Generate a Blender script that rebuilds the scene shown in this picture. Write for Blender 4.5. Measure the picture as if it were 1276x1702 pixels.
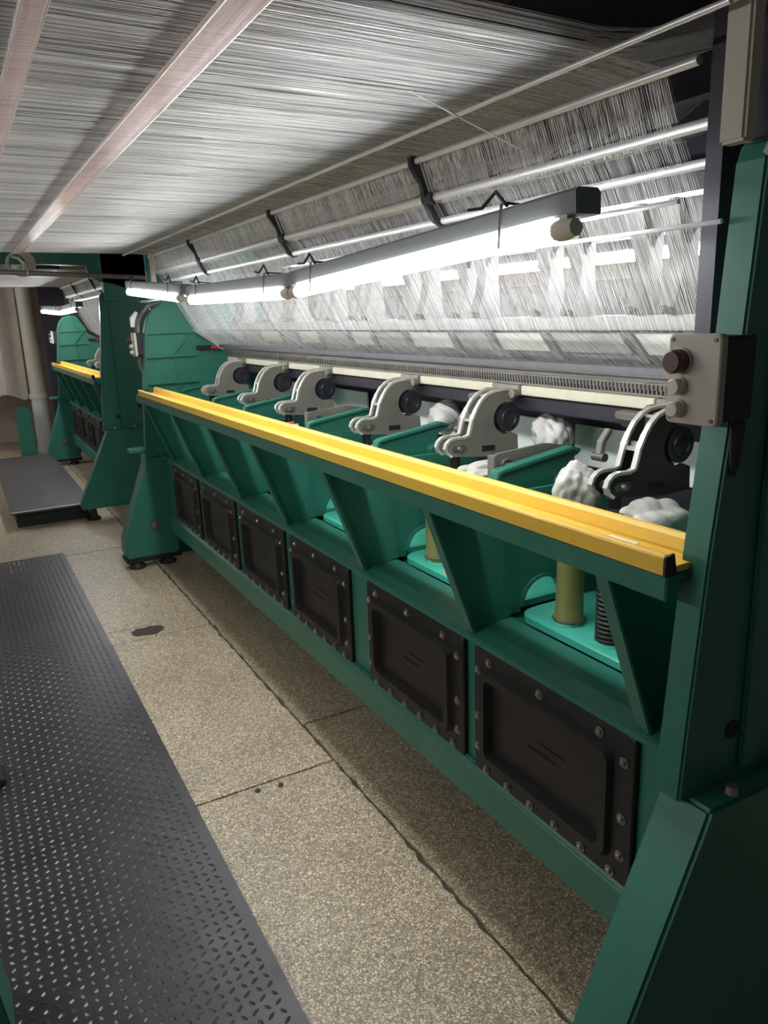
import bpy, bmesh, math, random
from mathutils import Vector, Matrix
for o in list(bpy.data.objects): bpy.data.objects.remove(o)
S = bpy.context.scene; COL = S.collection
rnd = random.Random(7)

# ------------------------------------------------------------------ camera, world, lights, exposure
cd = bpy.data.cameras.new('camera'); cam = bpy.data.objects.new('camera', cd); COL.objects.link(cam)
right = Vector((0.8731, -0.4862, -0.0359)); down = Vector((-0.1528, -0.2031, -0.9671)); fwd = Vector((0.4629, 0.8499, -0.2517))
cam.matrix_world = Matrix(((right.x, -down.x, -fwd.x, 0), (right.y, -down.y, -fwd.y, 0), (right.z, -down.z, -fwd.z, 1.4), (0, 0, 0, 1)))
cd.sensor_fit = 'VERTICAL'; cd.sensor_height = 36; cd.sensor_width = 27; cd.lens = 1270 / 1702 * 36; cd.clip_start = .02
S.camera = cam
W = bpy.data.worlds.new('world'); S.world = W; W.use_nodes = True
bg = W.node_tree.nodes['Background']; bg.inputs[0].default_value = (.75, .80, .92, 1); bg.inputs[1].default_value = .045
S.view_settings.view_transform = 'Standard'; S.view_settings.look = 'None'; S.view_settings.gamma = 1
S.view_settings.use_curve_mapping = False; S.view_settings.exposure = 1.25
TUBE = 30.0                                           # strength of the fluorescent tubes

# ------------------------------------------------------------------ materials
def nt(name):
    m = bpy.data.materials.new(name); m.use_nodes = True
    n = m.node_tree.nodes; return m, n, m.node_tree.links, n['Principled BSDF']
def paint(name, c, rough=.45, metal=0., var=.25, scale=6., bump=.0, bscale=60., c2=None, spec=.5):
    m, n, l, b = nt(name)
    tc = n.new('ShaderNodeTexCoord'); ns = n.new('ShaderNodeTexNoise')
    ns.inputs['Scale'].default_value = scale; ns.inputs['Detail'].default_value = 6; ns.inputs['Roughness'].default_value = .65
    l.new(tc.outputs['Object'], ns.inputs['Vector'])
    r = n.new('ShaderNodeValToRGB'); r.color_ramp.elements[0].position = .3; r.color_ramp.elements[1].position = .75
    d = c2 or tuple(x * (1 - var) for x in c)
    r.color_ramp.elements[0].color = (*d, 1); r.color_ramp.elements[1].color = (*c, 1)
    l.new(ns.outputs['Fac'], r.inputs[0]); l.new(r.outputs[0], b.inputs['Base Color'])
    b.inputs['Roughness'].default_value = rough; b.inputs['Metallic'].default_value = metal
    b.inputs['Specular IOR Level'].default_value = spec
    if bump:
        n2 = n.new('ShaderNodeTexNoise'); n2.inputs['Scale'].default_value = bscale; n2.inputs['Detail'].default_value = 3
        l.new(tc.outputs['Object'], n2.inputs['Vector'])
        bp = n.new('ShaderNodeBump'); bp.inputs['Strength'].default_value = bump; bp.inputs['Distance'].default_value = .004
        l.new(n2.outputs['Fac'], bp.inputs['Height']); l.new(bp.outputs[0], b.inputs['Normal'])
    return m
M = dict(
    green=paint('teal_enamel', (.028, .170, .118), .42, var=.22, scale=5),
    green2=paint('teal_casting', (.028, .185, .128), .5, var=.25, scale=9, bump=.15, bscale=120),
    pad=paint('lamplit_teal_cover', (.06, .46, .33), .4, var=.15, scale=12),  # machine teal made brighter, lamp light from above put into the colour
    yellow=paint('yellow_enamel', (.80, .49, .06), .35, var=.10, scale=10),
    black=paint('black_oily_steel', (.013, .0105, .010), .5, var=.35, scale=14, bump=.1, bscale=90),
    blackr=paint('black_rubber', (.012, .011, .012), .6),
    dark=paint('dark_machined_steel', (.045, .043, .055), .45, metal=.4, var=.4, scale=20),
    cast=paint('bare_alloy_casting', (.27, .25, .21), .5, metal=.35, var=.3, scale=14, bump=.1, bscale=120),
    castdk=paint('oily_alloy_casting', (.15, .14, .13), .5, metal=.4, var=.35, scale=14, bump=.1, bscale=120),
    dkarm=paint('dark_alloy_casting', (.055, .048, .046), .45, metal=.4, var=.35, scale=14, bump=.1, bscale=120),  # darker tone of the alloy casting, nearest bracket only
    edge=paint('polished_rim', (.80, .78, .70), .28, metal=.6, var=.15, scale=20),
    cream=paint('cream_bar', (.62, .58, .45), .4, metal=.15, var=.2, scale=18),
    steel=paint('bright_steel', (.82, .82, .84), .34, metal=.55, var=.12, scale=14),
    alu=paint('aluminium_bar', (.30, .295, .28), .38, metal=.45, var=.2, scale=10),
    alud=paint('grey_guide_bar', (.17, .165, .175), .4, metal=.4, var=.25, scale=16),
    white=paint('white_card', (.80, .80, .76), .6, var=.08),
    beige=paint('beige_paint', (.50, .45, .36), .5, var=.15, scale=8),
    boxgrey=paint('warm_grey_plastic', (.40, .355, .30), .45, var=.10, scale=14),
    housing=paint('lamp_housing_grey', (.13, .135, .135), .5, var=.12, scale=12),
    maroon=paint('maroon_button', (.07, .018, .02), .35, var=.2),
    btn=paint('ivory_button', (.55, .51, .42), .4, var=.1),
    bolt=paint('zinc_bolt', (.34, .31, .28), .35, metal=.7, var=.3, scale=60),
    lint=paint('greasy_white_cloth', (.66, .64, .58), .85, var=.35, scale=22, bump=.4, bscale=90),
    purple=paint('aubergine_post_and_gap', (.026, .021, .036), .6, var=.2),  # post colour, also on plates that stand in for dark gaps
    wallp=paint('stained_beige_plaster', (.56, .49, .41), .85, var=.3, scale=3),
    ceil=paint('ceiling_plaster', (.35, .34, .33), .9),
    pipew=paint('white_pipe', (.52, .50, .46), .45, var=.12),
    plat=paint('black_sheet_platform', (.13, .12, .125), .38, metal=.5, var=.35, scale=7),
    mint=paint('mint_beam', (.25, .45, .38), .5),
    redd=paint('dark_red_roller', (.18, .05, .045), .5, var=.3),
    redt=paint('red_handle', (.55, .05, .06), .4),
    stain=paint('oil_stain', (.06, .048, .034), .8, var=.3, scale=30),
)
def tube_mat():
    m, n, l, b = nt('fluorescent_tube')
    b.inputs['Emission Color'].default_value = (.93, .97, 1., 1); b.inputs['Emission Strength'].default_value = TUBE
    b.inputs['Base Color'].default_value = (.9, .9, .9, 1); return m
M['tube'] = tube_mat()
def translucent(name, c, alpha, rough=.2, trans=0.0):
    m, n, l, b = nt(name)
    b.inputs['Base Color'].default_value = (*c, 1); b.inputs['Roughness'].default_value = rough
    b.inputs['Alpha'].default_value = alpha
    tr = n.new('ShaderNodeTexNoise'); tr.inputs['Scale'].default_value = 25
    mr = n.new('ShaderNodeMapRange'); mr.inputs[3].default_value = alpha - .08; mr.inputs[4].default_value = alpha + .08
    l.new(tr.outputs['Fac'], mr.inputs[0]); l.new(mr.outputs[0], b.inputs['Alpha']); return m
M['pink'] = translucent('pink_acrylic_tube', (.80, .58, .56), .42, .15)
M['olive'] = translucent('olive_plastic_sleeve', (.21, .22, .07), .86, .35)
def thread_mat():
    m, n, l, b = nt('warp_yarn')
    g = n.new('ShaderNodeNewGeometry'); r = n.new('ShaderNodeValToRGB')
    e = r.color_ramp.elements; e[0].color = (.30, .29, .295, 1); e[1].color = (.84, .82, .79, 1); e[1].position = .6
    l.new(g.outputs['Random Per Island'], r.inputs[0]); l.new(r.outputs[0], b.inputs['Base Color'])
    b.inputs['Roughness'].default_value = .45; b.inputs['Specular IOR Level'].default_value = .6; return m
M['thread'] = thread_mat()
def terrazzo():
    m, n, l, b = nt('worn_terrazzo')
    tc = n.new('ShaderNodeTexCoord')
    nz = n.new('ShaderNodeTexNoise'); nz.inputs['Scale'].default_value = 90; l.new(tc.outputs['Object'], nz.inputs['Vector'])
    mx = n.new('ShaderNodeVectorMath'); mx.operation = 'MULTIPLY_ADD'; mx.inputs[1].default_value = (.016, .016, .016)
    l.new(nz.outputs['Color'], mx.inputs[0]); l.new(tc.outputs['Object'], mx.inputs[2])
    v = n.new('ShaderNodeTexVoronoi'); v.inputs['Scale'].default_value = 120; l.new(mx.outputs[0], v.inputs['Vector'])
    vd = n.new('ShaderNodeTexVoronoi'); vd.feature = 'DISTANCE_TO_EDGE'; vd.inputs['Scale'].default_value = 120; l.new(mx.outputs[0], vd.inputs['Vector'])
    sep = n.new('ShaderNodeSeparateColor'); l.new(v.outputs['Color'], sep.inputs[0])
    r = n.new('ShaderNodeValToRGB'); e = r.color_ramp.elements
    e[0].color = (.42, .335, .225, 1); e[1].color = (.86, .73, .52, 1)
    a = e.new(.35); a.color = (.62, .50, .335, 1); a = e.new(.7); a.color = (.76, .63, .43, 1)
    l.new(sep.outputs[0], r.inputs[0])
    rm = n.new('ShaderNodeValToRGB'); rm.color_ramp.elements[0].position = .03; rm.color_ramp.elements[1].position = .16
    l.new(vd.outputs['Distance'], rm.inputs[0])
    mix = n.new('ShaderNodeMix'); mix.data_type = 'RGBA'; mix.inputs[6].default_value = (.20, .16, .11, 1)
    l.new(rm.outputs[0], mix.inputs[0]); l.new(r.outputs[0], mix.inputs[7])
    n2 = n.new('ShaderNodeTexNoise'); n2.inputs['Scale'].default_value = 2.2; n2.inputs['Detail'].default_value = 7; l.new(tc.outputs['Object'], n2.inputs['Vector'])
    r2 = n.new('ShaderNodeValToRGB'); r2.color_ramp.elements[0].position = .32; r2.color_ramp.elements[0].color = (.55, .50, .45, 1); r2.color_ramp.elements[1].position = .62
    r2.color_ramp.elements[1].color = (1, 1, 1, 1); l.new(n2.outputs['Fac'], r2.inputs[0])
    mu = n.new('ShaderNodeMix'); mu.data_type = 'RGBA'; mu.blend_type = 'MULTIPLY'; mu.inputs[0].default_value = .40
    l.new(mix.outputs[2], mu.inputs[6]); l.new(r2.outputs[0], mu.inputs[7]); l.new(mu.outputs[2], b.inputs['Base Color'])
    b.inputs['Roughness'].default_value = .42
    bp = n.new('ShaderNodeBump'); bp.inputs['Strength'].default_value = .25; bp.inputs['Distance'].default_value = .002
    l.new(vd.outputs['Distance'], bp.inputs['Height']); l.new(bp.outputs[0], b.inputs['Normal']); return m
M['terrazzo'] = terrazzo()
def matmetal():
    m = paint('worn_checker_steel', (.070, .066, .068), .38, metal=.55, var=.5, scale=5, bump=.12, bscale=160)
    return m
M['mat'] = matmetal()
M['lug'] = paint('worn_lug_steel', (.12, .115, .115), .32, metal=.7, var=.35, scale=9)

# ------------------------------------------------------------------ mesh helpers
class MB:
    def __init__(s): s.v = []; s.f = []
    def box(s, a, b):
        x0, y0, z0 = a; x1, y1, z1 = b; i = len(s.v)
        s.v += [(x0, y0, z0), (x1, y0, z0), (x1, y1, z0), (x0, y1, z0), (x0, y0, z1), (x1, y0, z1), (x1, y1, z1), (x0, y1, z1)]
        s.f += [tuple(i + k for k in q) for q in ((3, 2, 1, 0), (4, 5, 6, 7), (0, 1, 5, 4), (1, 2, 6, 5), (2, 3, 7, 6), (3, 0, 4, 7))]; return s
    def prism(s, prof, y0, y1):               # polygon in (x, z) extruded along y
        i = len(s.v); n = len(prof)
        a = sum(prof[k][0] * prof[(k + 1) % n][1] - prof[(k + 1) % n][0] * prof[k][1] for k in range(n))
        if a < 0: prof = prof[::-1]
        s.v += [(x, y0, z) for x, z in prof] + [(x, y1, z) for x, z in prof]
        s.f.append(tuple(i + k for k in range(n))); s.f.append(tuple(i + n + k for k in range(n))[::-1])
        for k in range(n):
            q = (k + 1) % n; s.f.append((i + q, i + k, i + n + k, i + n + q))
        return s
    def strip(s, pts, w, y0, y1):             # a bar of thickness w following (x, z) points, extruded along y
        up = []; lo = []
        for k, (x, z) in enumerate(pts):
            a = Vector(pts[max(k - 1, 0)]); c = Vector(pts[min(k + 1, len(pts) - 1)]); d = (c - a).normalized(); nn = Vector((-d.y, d.x)) * w / 2
            up.append((x + nn.x, z + nn.y)); lo.append((x - nn.x, z - nn.y))
        return s.prism(up + lo[::-1], y0, y1)
    def tube(s, pts, r, n=8, cap=True):
        pts = [Vector(p) for p in pts]; i = len(s.v); rr = r if isinstance(r, (list, tuple)) else [r] * len(pts); ref = None
        for k, p in enumerate(pts):
            d = (pts[min(k + 1, len(pts) - 1)] - pts[max(k - 1, 0)]).normalized()
            if ref is None: ref = Vector((0, 0, 1)) if abs(d.z) < .9 else Vector((1, 0, 0))
            u = d.cross(ref).normalized(); w = u.cross(d).normalized(); ref = w
            for j in range(n):
                a = 2 * math.pi * j / n; s.v.append(tuple(p + (u * math.cos(a) + w * math.sin(a)) * rr[k]))
        for k in range(len(pts) - 1):
            for j in range(n):
                q = (j + 1) % n; s.f.append((i + k * n + j, i + k * n + q, i + (k + 1) * n + q, i + (k + 1) * n + j))
        if cap:
            s.f.append(tuple(i + j for j in range(n))[::-1]); e = i + (len(pts) - 1) * n; s.f.append(tuple(e + j for j in range(n)))
        return s
    def ring(s, c, R, r, axis='z', n=20, m=6):
        i = len(s.v)
        for k in range(n):
            a = 2 * math.pi * k / n
            for j in range(m):
                b = 2 * math.pi * j / m; q = R + r * math.cos(b); h = r * math.sin(b)
                p = {'z': (q * math.cos(a), q * math.sin(a), h), 'x': (h, q * math.cos(a), q * math.sin(a)), 'y': (q * math.cos(a), h, q * math.sin(a))}[axis]
                s.v.append((c[0] + p[0], c[1] + p[1], c[2] + p[2]))
        for k in range(n):
            for j in range(m):
                s.f.append((i + k * m + j, i + ((k + 1) % n) * m + j, i + ((k + 1) % n) * m + (j + 1) % m, i + k * m + (j + 1) % m))
        return s
    def loft(s, loops):                        # closed loops with equal counts, last one capped
        n = len(loops[0]); i = len(s.v)
        for L in loops: s.v += list(L)
        for k in range(len(loops) - 1):
            for j in range(n):
                q = (j + 1) % n; s.f.append((i + k * n + j, i + k * n + q, i + (k + 1) * n + q, i + (k + 1) * n + j))
        s.f.append(tuple(i + (len(loops) - 1) * n + j for j in range(n))); s.f.append(tuple(i + j for j in range(n))[::-1]); return s
    def mesh(s, name, mat):
        me = bpy.data.meshes.new(name); me.from_pydata(s.v, [], s.f); me.materials.append(mat); return me
    def obj(s, name, mat, parent=None, bevel=0, smooth=False, fix=True):
        me = s.mesh(name, mat)
        if fix or bevel:
            bm = bmesh.new(); bm.from_mesh(me)
            if bevel:
                ed = [e for e in bm.edges if len(e.link_faces) == 2 and e.calc_face_angle(0) > .6]
                bmesh.ops.bevel(bm, geom=ed, offset=bevel, segments=2, affect='EDGES', clamp_overlap=True)
            bmesh.ops.recalc_face_normals(bm, faces=bm.faces); bm.to_mesh(me); bm.free()
        if smooth: 
            for p in me.polygons: p.use_smooth = True
            try: me.set_sharp_from_angle(angle=.7)
            except Exception: pass
        return link(name, me, parent)
def link(name, me, parent=None):
    o = bpy.data.objects.new(name, me); COL.objects.link(o)
    if parent:
        o.parent = parent; p = parent
        off = Vector((0, 0, 0))
        while p: off += p.location; p = p.parent
        if isinstance(me, bpy.types.Mesh) and not me.get('local'):
            me.transform(Matrix.Translation(-off))      # geometry was written in world coordinates
    return o
def tag(o, label=None, cat=None, group=None, kind=None):
    if label: o['label'] = label
    if cat: o['category'] = cat
    if group: o['group'] = group
    if kind: o['kind'] = kind
    return o
def thing(name, label, cat, loc, group=None):
    o = bpy.data.objects.new(name, None); COL.objects.link(o); o.location = loc; o.empty_display_size = .05
    return tag(o, label, cat, group)
def inst(name, me, loc, parent, rot=None):     # local-space mesh shared by alike pieces, placed at a world point under a part
    o = bpy.data.objects.new(name, me); COL.objects.link(o); o.parent = parent
    off = Vector((0, 0, 0)); p = parent
    while p: off += p.location; p = p.parent
    o.location = Vector(loc) - off
    if rot: o.rotation_euler = rot
    return o
def local_mesh(mb, name, mat, smooth=False):
    me = mb.mesh(name, mat); me['local'] = 1
    bm = bmesh.new(); bm.from_mesh(me); bmesh.ops.recalc_face_normals(bm, faces=bm.faces); bm.to_mesh(me); bm.free()
    if smooth:
        for p in me.polygons: p.use_smooth = True
        try: me.set_sharp_from_angle(angle=.7)
        except Exception: pass
    return me
def arc(cx, cz, r, a0, a1, n):
    return [(cx + r * math.cos(math.radians(a0 + (a1 - a0) * k / n)), cz + r * math.sin(math.radians(a0 + (a1 - a0) * k / n))) for k in range(n + 1)]
def rrect_x(x, y0, y1, z0, z1, r, n=4):        # rounded rectangle loop in the plane X = x
    out = []
    for cy, cz, a in ((y1 - r, z1 - r, 0), (y0 + r, z1 - r, 90), (y0 + r, z0 + r, 180), (y1 - r, z0 + r, 270)):
        for k in range(n + 1):
            t = math.radians(a + 90 * k / n); out.append((x, cy + r * math.cos(t), cz + r * math.sin(t)))
    return out
def rrect_z(z, x0, x1, y0, y1, r, n=4):
    out = []
    for cx, cy, a in ((x1 - r, y1 - r, 0), (x0 + r, y1 - r, 90), (x0 + r, y0 + r, 180), (x1 - r, y0 + r, 270)):
        for k in range(n + 1):
            t = math.radians(a + 90 * k / n); out.append((cx + r * math.cos(t), cy + r * math.sin(t), z))
    return out

# ------------------------------------------------------------------ the setting
base = MB().box((-3, -2.5, -.12), (3.6, 11, -.010)).obj('floor', paint('floor_joint_mortar', (.10, .085, .065), .8), None); tag(base, kind='structure')
xs = [-2.9, -1.75, -.45, .8865, 2.2, 3.5]; ys = [-2.4, -.85, .55, 2.03, 3.385, 3.545, 4.98, 6.4, 7.85, 9.3, 10.9]
g = .003
for i in range(len(xs) - 1):
    for j in range(len(ys) - 1):
        y0, y1 = ys[j], ys[j + 1]
        if i >= 3: y0 += .26 if j else 0; y1 += .26 if j < len(ys) - 2 else 0     # joints do not line up across the long seam
        if i >= 3 and j == 3: y1 = ys[5]
        if i >= 3 and j == 4: continue
        if i >= 3 and j == 5: y0 = ys[5]
        dz = rnd.uniform(-.0012, .0)
        a, c = xs[i] + g, xs[i + 1] - g; y0 += g; y1 -= g
        if i in (2, 3):                        # chipped edges where the long seam and the cross joints show
            def chip(): return rnd.random() ** 5 * .011 + rnd.random() * .0012
            nx = max(2, int((c - a) / .05)); ny = max(2, int((y1 - y0) / .03)); P = []
            P += [(a + (c - a) * k / nx, y0 + chip() * .6) for k in range(nx)]; P += [(c - chip(), y0 + (y1 - y0) * k / ny) for k in range(ny)]
            P += [(c - (c - a) * k / nx, y1 - chip() * .6) for k in range(nx)]; P += [(a + chip(), y1 - (y1 - y0) * k / ny) for k in range(ny)]
            MB().loft([[(x, y, -.03) for x, y in P], [(x, y, dz - .0015) for x, y in P], [(x + (.0015 if x < (a + c) / 2 else -.0015), y + (.0015 if y < (y0 + y1) / 2 else -.0015), dz) for x, y in P]]).obj('slab', M['terrazzo'], base)
        else: MB().box((a, y0, -.03), (c, y1, dz)).obj('slab', M['terrazzo'], base, bevel=.0025)
wall = MB().box((-3, 10.6, 0), (3.6, 10.75, 3.4)).obj('wall_back', M['wallp']); tag(wall, kind='structure')
wl = MB().box((-3.1, -2.5, 0), (-2.95, 10.6, 3.4)).obj('wall_left', M['wallp']); tag(wl, kind='structure')
wr = MB().box((3.5, -2.5, 0), (3.6, 10.6, 3.4)).obj('wall_right', M['wallp']); tag(wr, kind='structure')
ce = MB().box((-3.1, -2.5, 3.4), (3.6, 10.75, 3.5)).obj('ceiling', M['ceil']); tag(ce, kind='structure')

# ------------------------------------------------------------------ knitting machines
def bolt_mesh(r=.0075, h=.006):
    b = MB(); b.tube([(0, 0, 0), (-.002, 0, 0)], r * 1.5, 12); b.tube([(-.002, 0, 0), (-h, 0, 0), (-h - .0025, 0, 0)], [r, r, r * .6], 6); return b
BOLT = local_mesh(bolt_mesh(), 'bolt', M['bolt'])
SMALLBOLT = local_mesh(bolt_mesh(.006, .006), 'small_bolt', M['bolt'])
def access_panel(root, y0, y1, z0, z1, x):
    L = [rrect_x(x + .004, y0, y1, z0, z1, .012), rrect_x(x - .010, y0, y1, z0, z1, .012), rrect_x(x - .013, y0 + .003, y1 - .003, z0 + .003, z1 - .003, .012),
         rrect_x(x - .013, y0 + .050, y1 - .030, z0 + .034, z1 - .044, .03), rrect_x(x - .026, y0 + .057, y1 - .037, z0 + .041, z1 - .051, .028),
         rrect_x(x - .026, y0 + .076, y1 - .054, z0 + .058, z1 - .068, .016), rrect_x(x - .004, y0 + .084, y1 - .062, z0 + .066, z1 - .076, .010)]
    p = MB().loft(L).obj('access_panel', M['black'], root, smooth=False)
    ym = (y0 + y1) / 2; zm = (z0 + z1) / 2
    t = MB().box((x - .0065, ym - .055, zm + .012), (x - .003, ym + .03, zm + .014)); t.box((x - .0065, ym - .03, zm - .012), (x - .003, ym + .06, zm - .0105))
    t.obj('embossed_line', M['black'], p)
    n = 4
    for k in range(n):
        yy = y0 + .055 + (y1 - y0 - .11) * k / (n - 1) if n > 1 else ym
        if k < 3: inst('bolt', BOLT, (x - .013, y0 + .09 + (y1 - y0 - .15) * k / 2, z1 - .026), p)
    for k in range(6): inst('bolt', BOLT, (x - .013, y0 + .05 + (y1 - y0 - .1) * k / 5, z0 + .016), p)
    for zz in (.82, .45, .2):
        inst('bolt', BOLT, (x - .013, y0 + .026, z0 + (z1 - z0) * zz), p); inst('bolt', BOLT, (x - .013, y1 - .018, z0 + (z1 - z0) * zz), p)
    return p
def bracket(root, y, mat, detail=True):
    """twin-plate sinker arm: curved front edge, knobbed foot, round bite open towards the back"""
    bite = arc(1.362, 1.097, .046, 62, 292, 14)
    prof = [(1.158, 1.018), (1.152, 1.030), (1.157, 1.043), (1.168, 1.052), (1.182, 1.056), (1.215, 1.055), (1.231, 1.060), (1.237, 1.078), (1.244, 1.104), (1.258, 1.130), (1.274, 1.152),
            (1.294, 1.168), (1.318, 1.176), (1.345, 1.1785), (1.405, 1.178), (1.405, 1.150)] + bite[1:] + [(1.402, 1.045), (1.405, .992), (1.32, .990), (1.20, 1.003), (1.172, 1.006)]
    front = [(1.172, 1.006), (1.158, 1.016)] + prof[1:15]
    b = thing_part('sinker_bracket', root, (1.30, y, 1.0))
    for dy in (-.022, .022):
        MB().prism(prof, y + dy - .004, y + dy + .004).obj('side_plate', mat, b)
        MB().strip(front, .007, y + dy - .0065, y + dy + .0065).obj('rim', M['edge'], b)
        w = MB(); w.prism([(1.175, 1.018), (1.172, 1.028), (1.18, 1.036), (1.212, 1.037), (1.222, 1.028), (1.216, 1.017)], y + dy - .0075, y + dy - .004)
        w.obj('recess_boss', M['castdk'], b, bevel=.001)
        MB().tube([(1.195, y + dy - .0075, 1.027), (1.195, y + dy - .016, 1.027)], [.008, .006], 10).obj('pin', M['bolt'], b, smooth=True)
        MB().prism([(1.275, 1.010), (1.275, 1.026), (1.32, 1.024), (1.32, 1.009)], y + dy - .0062, y + dy - .004).obj('slot', M['blackr'], b)
    r = MB(); r.box((1.262, y - .022, 1.100), (1.270, y + .022, 1.112)); r.box((1.246, y - .022, 1.095), (1.256, y + .022, 1.103)); r.box((1.30, y - .022, 1.158), (1.31, y + .022, 1.166))
    r.obj('rung', M['edge'], b)
    MB().prism([(1.300, 1.006), (1.30, 1.16), (1.33, 1.17), (1.31, 1.12), (1.315, 1.05), (1.34, 1.0)], y - .02, y + .02).obj('web', M['castdk'], b)
    lg = MB(); lg.tube([(1.20, y, 1.012), (1.20, y, .90), (1.21, y, .80)], [.016, .013, .013], 10).obj('dark_leg', M['blackr'], b, smooth=True)
    MB().tube([(1.375, y - .05, 1.168), (1.36, y - .05, 1.168)], .0125, 12).obj('knob', M['cast'], b, smooth=True)
    MB().tube([(1.36, y + .05, 1.168), (1.345, y + .05, 1.168)], .0125, 12).obj('knob', M['cast'], b, smooth=True)
    d = MB(); d.tube([(1.370, y - .025, 1.097), (1.370, y + .03, 1.097)], .041, 20); d.ring((1.372, y - .026, 1.095), .024, .004, 'y'); d.obj('bite_dark_plug', M['dark'], b, smooth=True)  # dark plug in the bite, its colour stands in for the unlit hole
    return b
def thing_part(name, root, loc):               # an Empty part under a thing
    o = bpy.data.objects.new(name, None); COL.objects.link(o); o.parent = root; o.location = Vector(loc) - root.location; o.empty_display_size = .03; return o
def lever(root, y, k=0):
    P = [(1.112, .945), (1.108, .985), (1.116, 1.014), (1.128, 1.018), (1.33, 1.046), (1.352, 1.05), (1.378, 1.042), (1.382, 1.03), (1.345, 1.018), (1.33, .985), (1.312, .945), (1.25, .93), (1.16, .925)]
    l = MB().prism(P, y - .007, y + .007).obj('rocker_lever', M['green2'], root, bevel=.002)
    MB().strip([(1.112, .945), (1.110, .985), (1.118, 1.012), (1.13, 1.016), (1.33, 1.044), (1.352, 1.048), (1.378, 1.040)], .010, y - .018, y + .018).obj('rim', M['green2'], l, bevel=.002)
    MB().tube([(1.318, y - .035, .965), (1.318, y + .035, .965)], .022, 14).obj('hub', M['green2'], l, smooth=True)
    return l
def link_plate(root, y):
    P = [(1.13, .985), (1.13, 1.045), (1.15, 1.052), (1.30, 1.062), (1.36, 1.05), (1.37, 1.03), (1.30, 1.01), (1.25, .985)]
    l = MB().prism(P, y - .005, y + .005).obj('link_plate', M['cast'], root, bevel=.0015)
    MB().box((1.124, y - .02, .975), (1.134, y + .006, 1.05)).obj('flange', M['cast'], l)
    MB().tube([(1.175, y - .016, 1.018), (1.175, y - .004, 1.018)], .011, 12).obj('pin', M['bolt'], l, smooth=True)
    MB().ring((1.175, y - .006, 1.018), .016, .004, 'y').obj('collar', M['castdk'], l, smooth=True)
    return l
def hanger(root, y):
    """guide-bar hanger: rounded arm from the upper beam to the lower rail"""
    h = thing_part('guide_hanger', root, (1.45, y, 1.36))
    P = [(1.425, 1.372), (1.415, 1.40), (1.435, 1.45), (1.445, 1.50), (1.43, 1.545), (1.41, 1.62), (1.50, 1.62), (1.495, 1.50), (1.505, 1.40), (1.53, 1.372)]
    MB().prism(P, y - .012, y + .012).obj('arm', M['alu'], h, bevel=.003)
    MB().strip([(1.415, 1.39), (1.437, 1.45), (1.445, 1.50), (1.43, 1.545), (1.412, 1.615)], .010, y - .022, y + .022).obj('flange', M['alu'], h)
    MB().tube([(1.425, y, 1.385), (1.395, y, 1.385)], .010, 8).obj('stud', M['castdk'], h, smooth=True)
    for s in (-1, 1):
        cz = 1.53; fil = [(y + s * .022, 1.56)] + [(y + s * (.022 + .035 * (1 - math.cos(math.radians(a)))), 1.525 + .035 * math.sin(math.radians(a))) for a in (0, 30, 60, 90)]
        b = MB(); i = 0; pts = fil
        v0 = [(1.44, p, q) for p, q in pts]; v1 = [(1.455, p, q) for p, q in pts]
        b.v = v0 + v1; n = len(pts); b.f = [tuple(range(n)), tuple(range(n, 2 * n))[::-1]] + [(k, (k + 1) % n, n + (k + 1) % n, n + k) for k in range(n)]
        b.obj('fillet', M['alu'], h)
    return h
def end_frame(root, yi, yo, near, foot_out):
    """end frame plate between yi (facing the needles) and yo, with flared foot, ribs, levelling pads"""
    ya, yb = min(yi, yo), max(yi, yo)
    P = [(.885, .64), (.892, .74), (.918, 1.05), (.954, 1.35)]
    if near: P += [(.972, 1.58), (.982, 1.605), (1.0, 1.612), (1.04, 1.605), (1.10, 1.585), (1.6, 1.45), (1.75, 1.2), (1.75, .64)]
    else: P += arc(1.09, 1.37, .125, 170, 60, 8) + [(1.225, 1.36), (1.24, 1.307), (1.39, 1.23), (1.56, 1.16), (1.75, 1.1), (1.75, .64)]
    f = MB().prism(P, ya, yb).obj('end_frame', M['green'], root, bevel=.004)
    wide = .045 if near else 0.0
    Q = [(.905, .645), (.885, .60), (foot_out, .14), (foot_out - .004, .10), (foot_out, .085), (1.75, .085), (1.75, .645)] if near else \
        [(.883, .650), (.878, .60), (foot_out, .17), (foot_out - .006, .09), (foot_out + .006, .06), (1.02, .06), (1.02, .55), (.965, .66)]
    p = MB().prism(Q, ya - wide, yb + (0 if near else .09)).obj('end_foot', M['green'], root, bevel=.006)
    return f, p
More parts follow.
